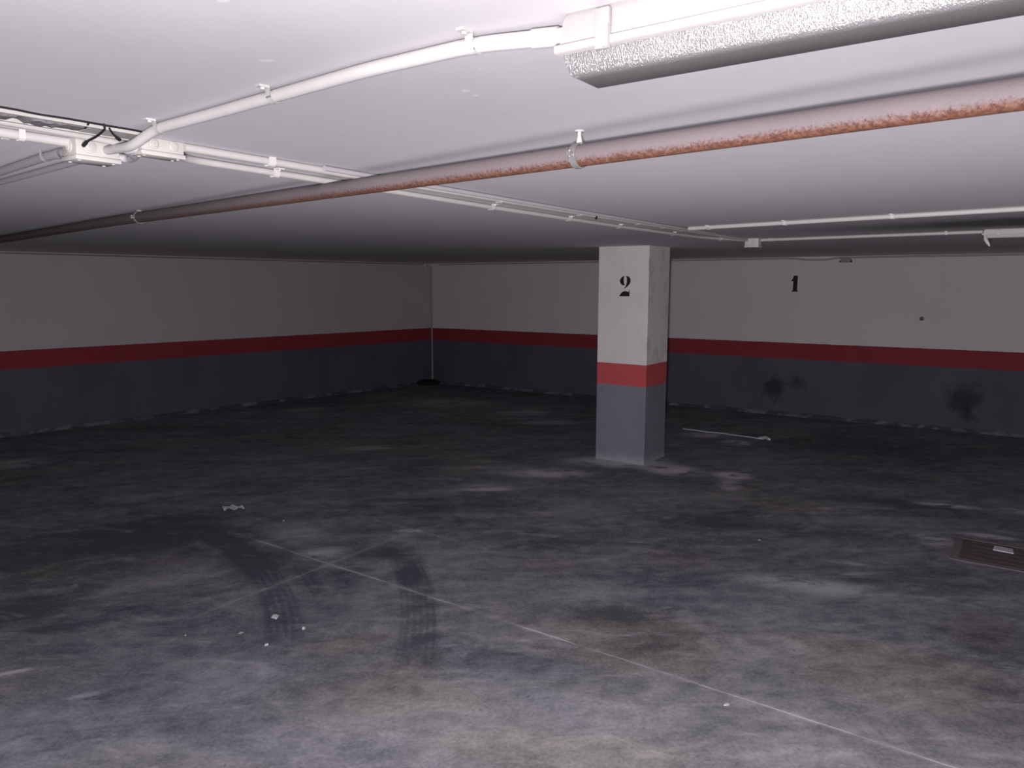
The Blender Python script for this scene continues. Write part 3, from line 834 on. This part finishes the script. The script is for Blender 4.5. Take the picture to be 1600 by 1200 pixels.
# iron lid in the floor at the right
u0, u1, v0, v1 = -0.42, 0.34, 5.42, 5.96
root = empty('drain_cover', W((u0+u1)/2, (v0+v1)/2, 0)); tag(root, 'reddish square drain cover with worn cement rim in the floor at the right edge', 'drain cover')
bm = bmesh.new(); t = 0.045
box(bm, u0, u1, v0, v0+t, -0.02, 0.005, 0.002); box(bm, u0, u1, v1-t, v1, -0.02, 0.005, 0.002)
box(bm, u0, u0+t, v0+t, v1-t, -0.02, 0.005, 0.002); box(bm, u1-t, u1, v0+t, v1-t, -0.02, 0.005, 0.002)
adopt(obj('frame', bm, M_frame), root)
bm = bmesh.new(); box(bm, u0+t+0.004, u1-t-0.004, v0+t+0.004, v1-t-0.004, -0.02, 0.004, 0.002)
for i in range(5):
    vv = v0 + t + 0.06 + i*0.085
    box(bm, u0+t+0.05, u1-t-0.05, vv, vv+0.02, 0.003, 0.0052, 0.0005)
adopt(obj('lid', bm, M_drain), root)

def crumb(name, x, y, r, label, cat, m, flat=0.5, seed=1, sx=1.0, group=None):
    rnd = random.Random(seed); bm = bmesh.new(); bmesh.ops.create_icosphere(bm, subdivisions=2, radius=1.0)
    off = [rnd.uniform(0, 6) for _ in range(4)]
    for v_ in bm.verts:
        q = v_.co; n = 1 + 0.22*math.sin(q.x*3.1 + off[0])*math.cos(q.y*3.7 + off[1]) + 0.14*math.sin(q.z*5 + off[2] + q.x*4) + rnd.uniform(-.07, .07)
        v_.co = Vector((q.x*r*n*sx, q.y*r*n, q.z*r*flat*n))
    mz = min(v_.co.z for v_ in bm.verts)
    for v_ in bm.verts: v_.co.z -= mz
    o = obj(name, bm, m); o.location = (x, y, 0); o.rotation_euler[2] = rnd.uniform(0, 6)
    return tag(o, label, cat, group)
G_ = 'crumbs on the floor at the left'
crumb('concrete_crumb', -1.265, 3.735, 0.017, 'largest pale crumb beside the curved tyre marks', 'crumb', M_white, 0.5, 3, 1.3, G_)
crumb('concrete_crumb', -1.075, 3.60, 0.010, 'round white crumb on the curved tyre mark, right of the largest crumb', 'crumb', M_white, 0.8, 4, 1.0, G_)
crumb('concrete_crumb', -1.210, 3.43, 0.010, 'white crumb nearest the camera, below the largest crumb', 'crumb', M_white, 0.6, 5, 1.2, G_)
crumb('concrete_crumb', -1.385, 3.56, 0.009, 'dull flat crumb left of and below the largest crumb', 'crumb', M_grit, 0.4, 6, 1.3, G_)
crumb('concrete_crumb', -1.655, 3.53, 0.006, 'tiniest pale crumb, leftmost of the scattered ones', 'crumb', M_grit, 0.7, 7, 1.0, G_)
crumb('concrete_crumb', 1.73, 4.95, 0.009, 'small pale crumb alone on the dark floor in front of the column, to the right', 'crumb', M_grit, 0.5, 8, 1.3)
crumb('concrete_crumb', 0.915, 2.92, 0.009, 'narrow white chip on the near floor left of the long joint line', 'chip', M_white, 0.3, 9, 1.6)
crumb('pebble', -1.72, 5.36, 0.008, 'tiny pale pebble at the upper end of the joint line at left', 'pebble', M_grit, 0.6, 10)
# crumpled leaf of paper
bm = bmesh.new(); bmesh.ops.create_grid(bm, x_segments=14, y_segments=8, size=1.0)
rnd = random.Random(5)
for v_ in bm.verts:
    q = v_.co; v_.co = Vector((q.x*0.085*(1 - 0.3*abs(q.y)), q.y*0.04*(1 - 0.35*q.x), 0.012 + 0.010*math.sin(q.x*5 + q.y*3) + 0.006*rnd.random()))
r = bmesh.ops.extrude_face_region(bm, geom=list(bm.faces))
for g in r['geom']:
    if isinstance(g, bmesh.types.BMVert): g.co.z -= 0.003
mz = min(v_.co.z for v_ in bm.verts)
for v_ in bm.verts: v_.co.z -= mz
o = obj('paper_scrap', bm, M_grit); o.location = (-2.21, 5.66, 0.0); o.rotation_euler[2] = 0.1
tag(o, 'crumpled greyish paper scrap on the dark floor at left', 'paper scrap')
p = W(0.06, 5.80, 0.0055)
bm = bmesh.new()
vs = [bm.verts.new(p + (-E1)*a + E2*b + ZV*c) for c in (0.0, 0.006) for a, b in ((-0.055,-0.045), (0.06,-0.05), (0.052,0.04), (-0.05,0.05))]
for f in ((0,1,2,3), (7,6,5,4), (0,4,5,1), (1,5,6,2), (2,6,7,3), (3,7,4,0)): bm.faces.new([vs[i] for i in f])
o = obj('cardboard_piece', bm, M_white); rooted(o, p); tag(o, 'small pale flat piece lying on the reddish drain cover', 'flat piece')
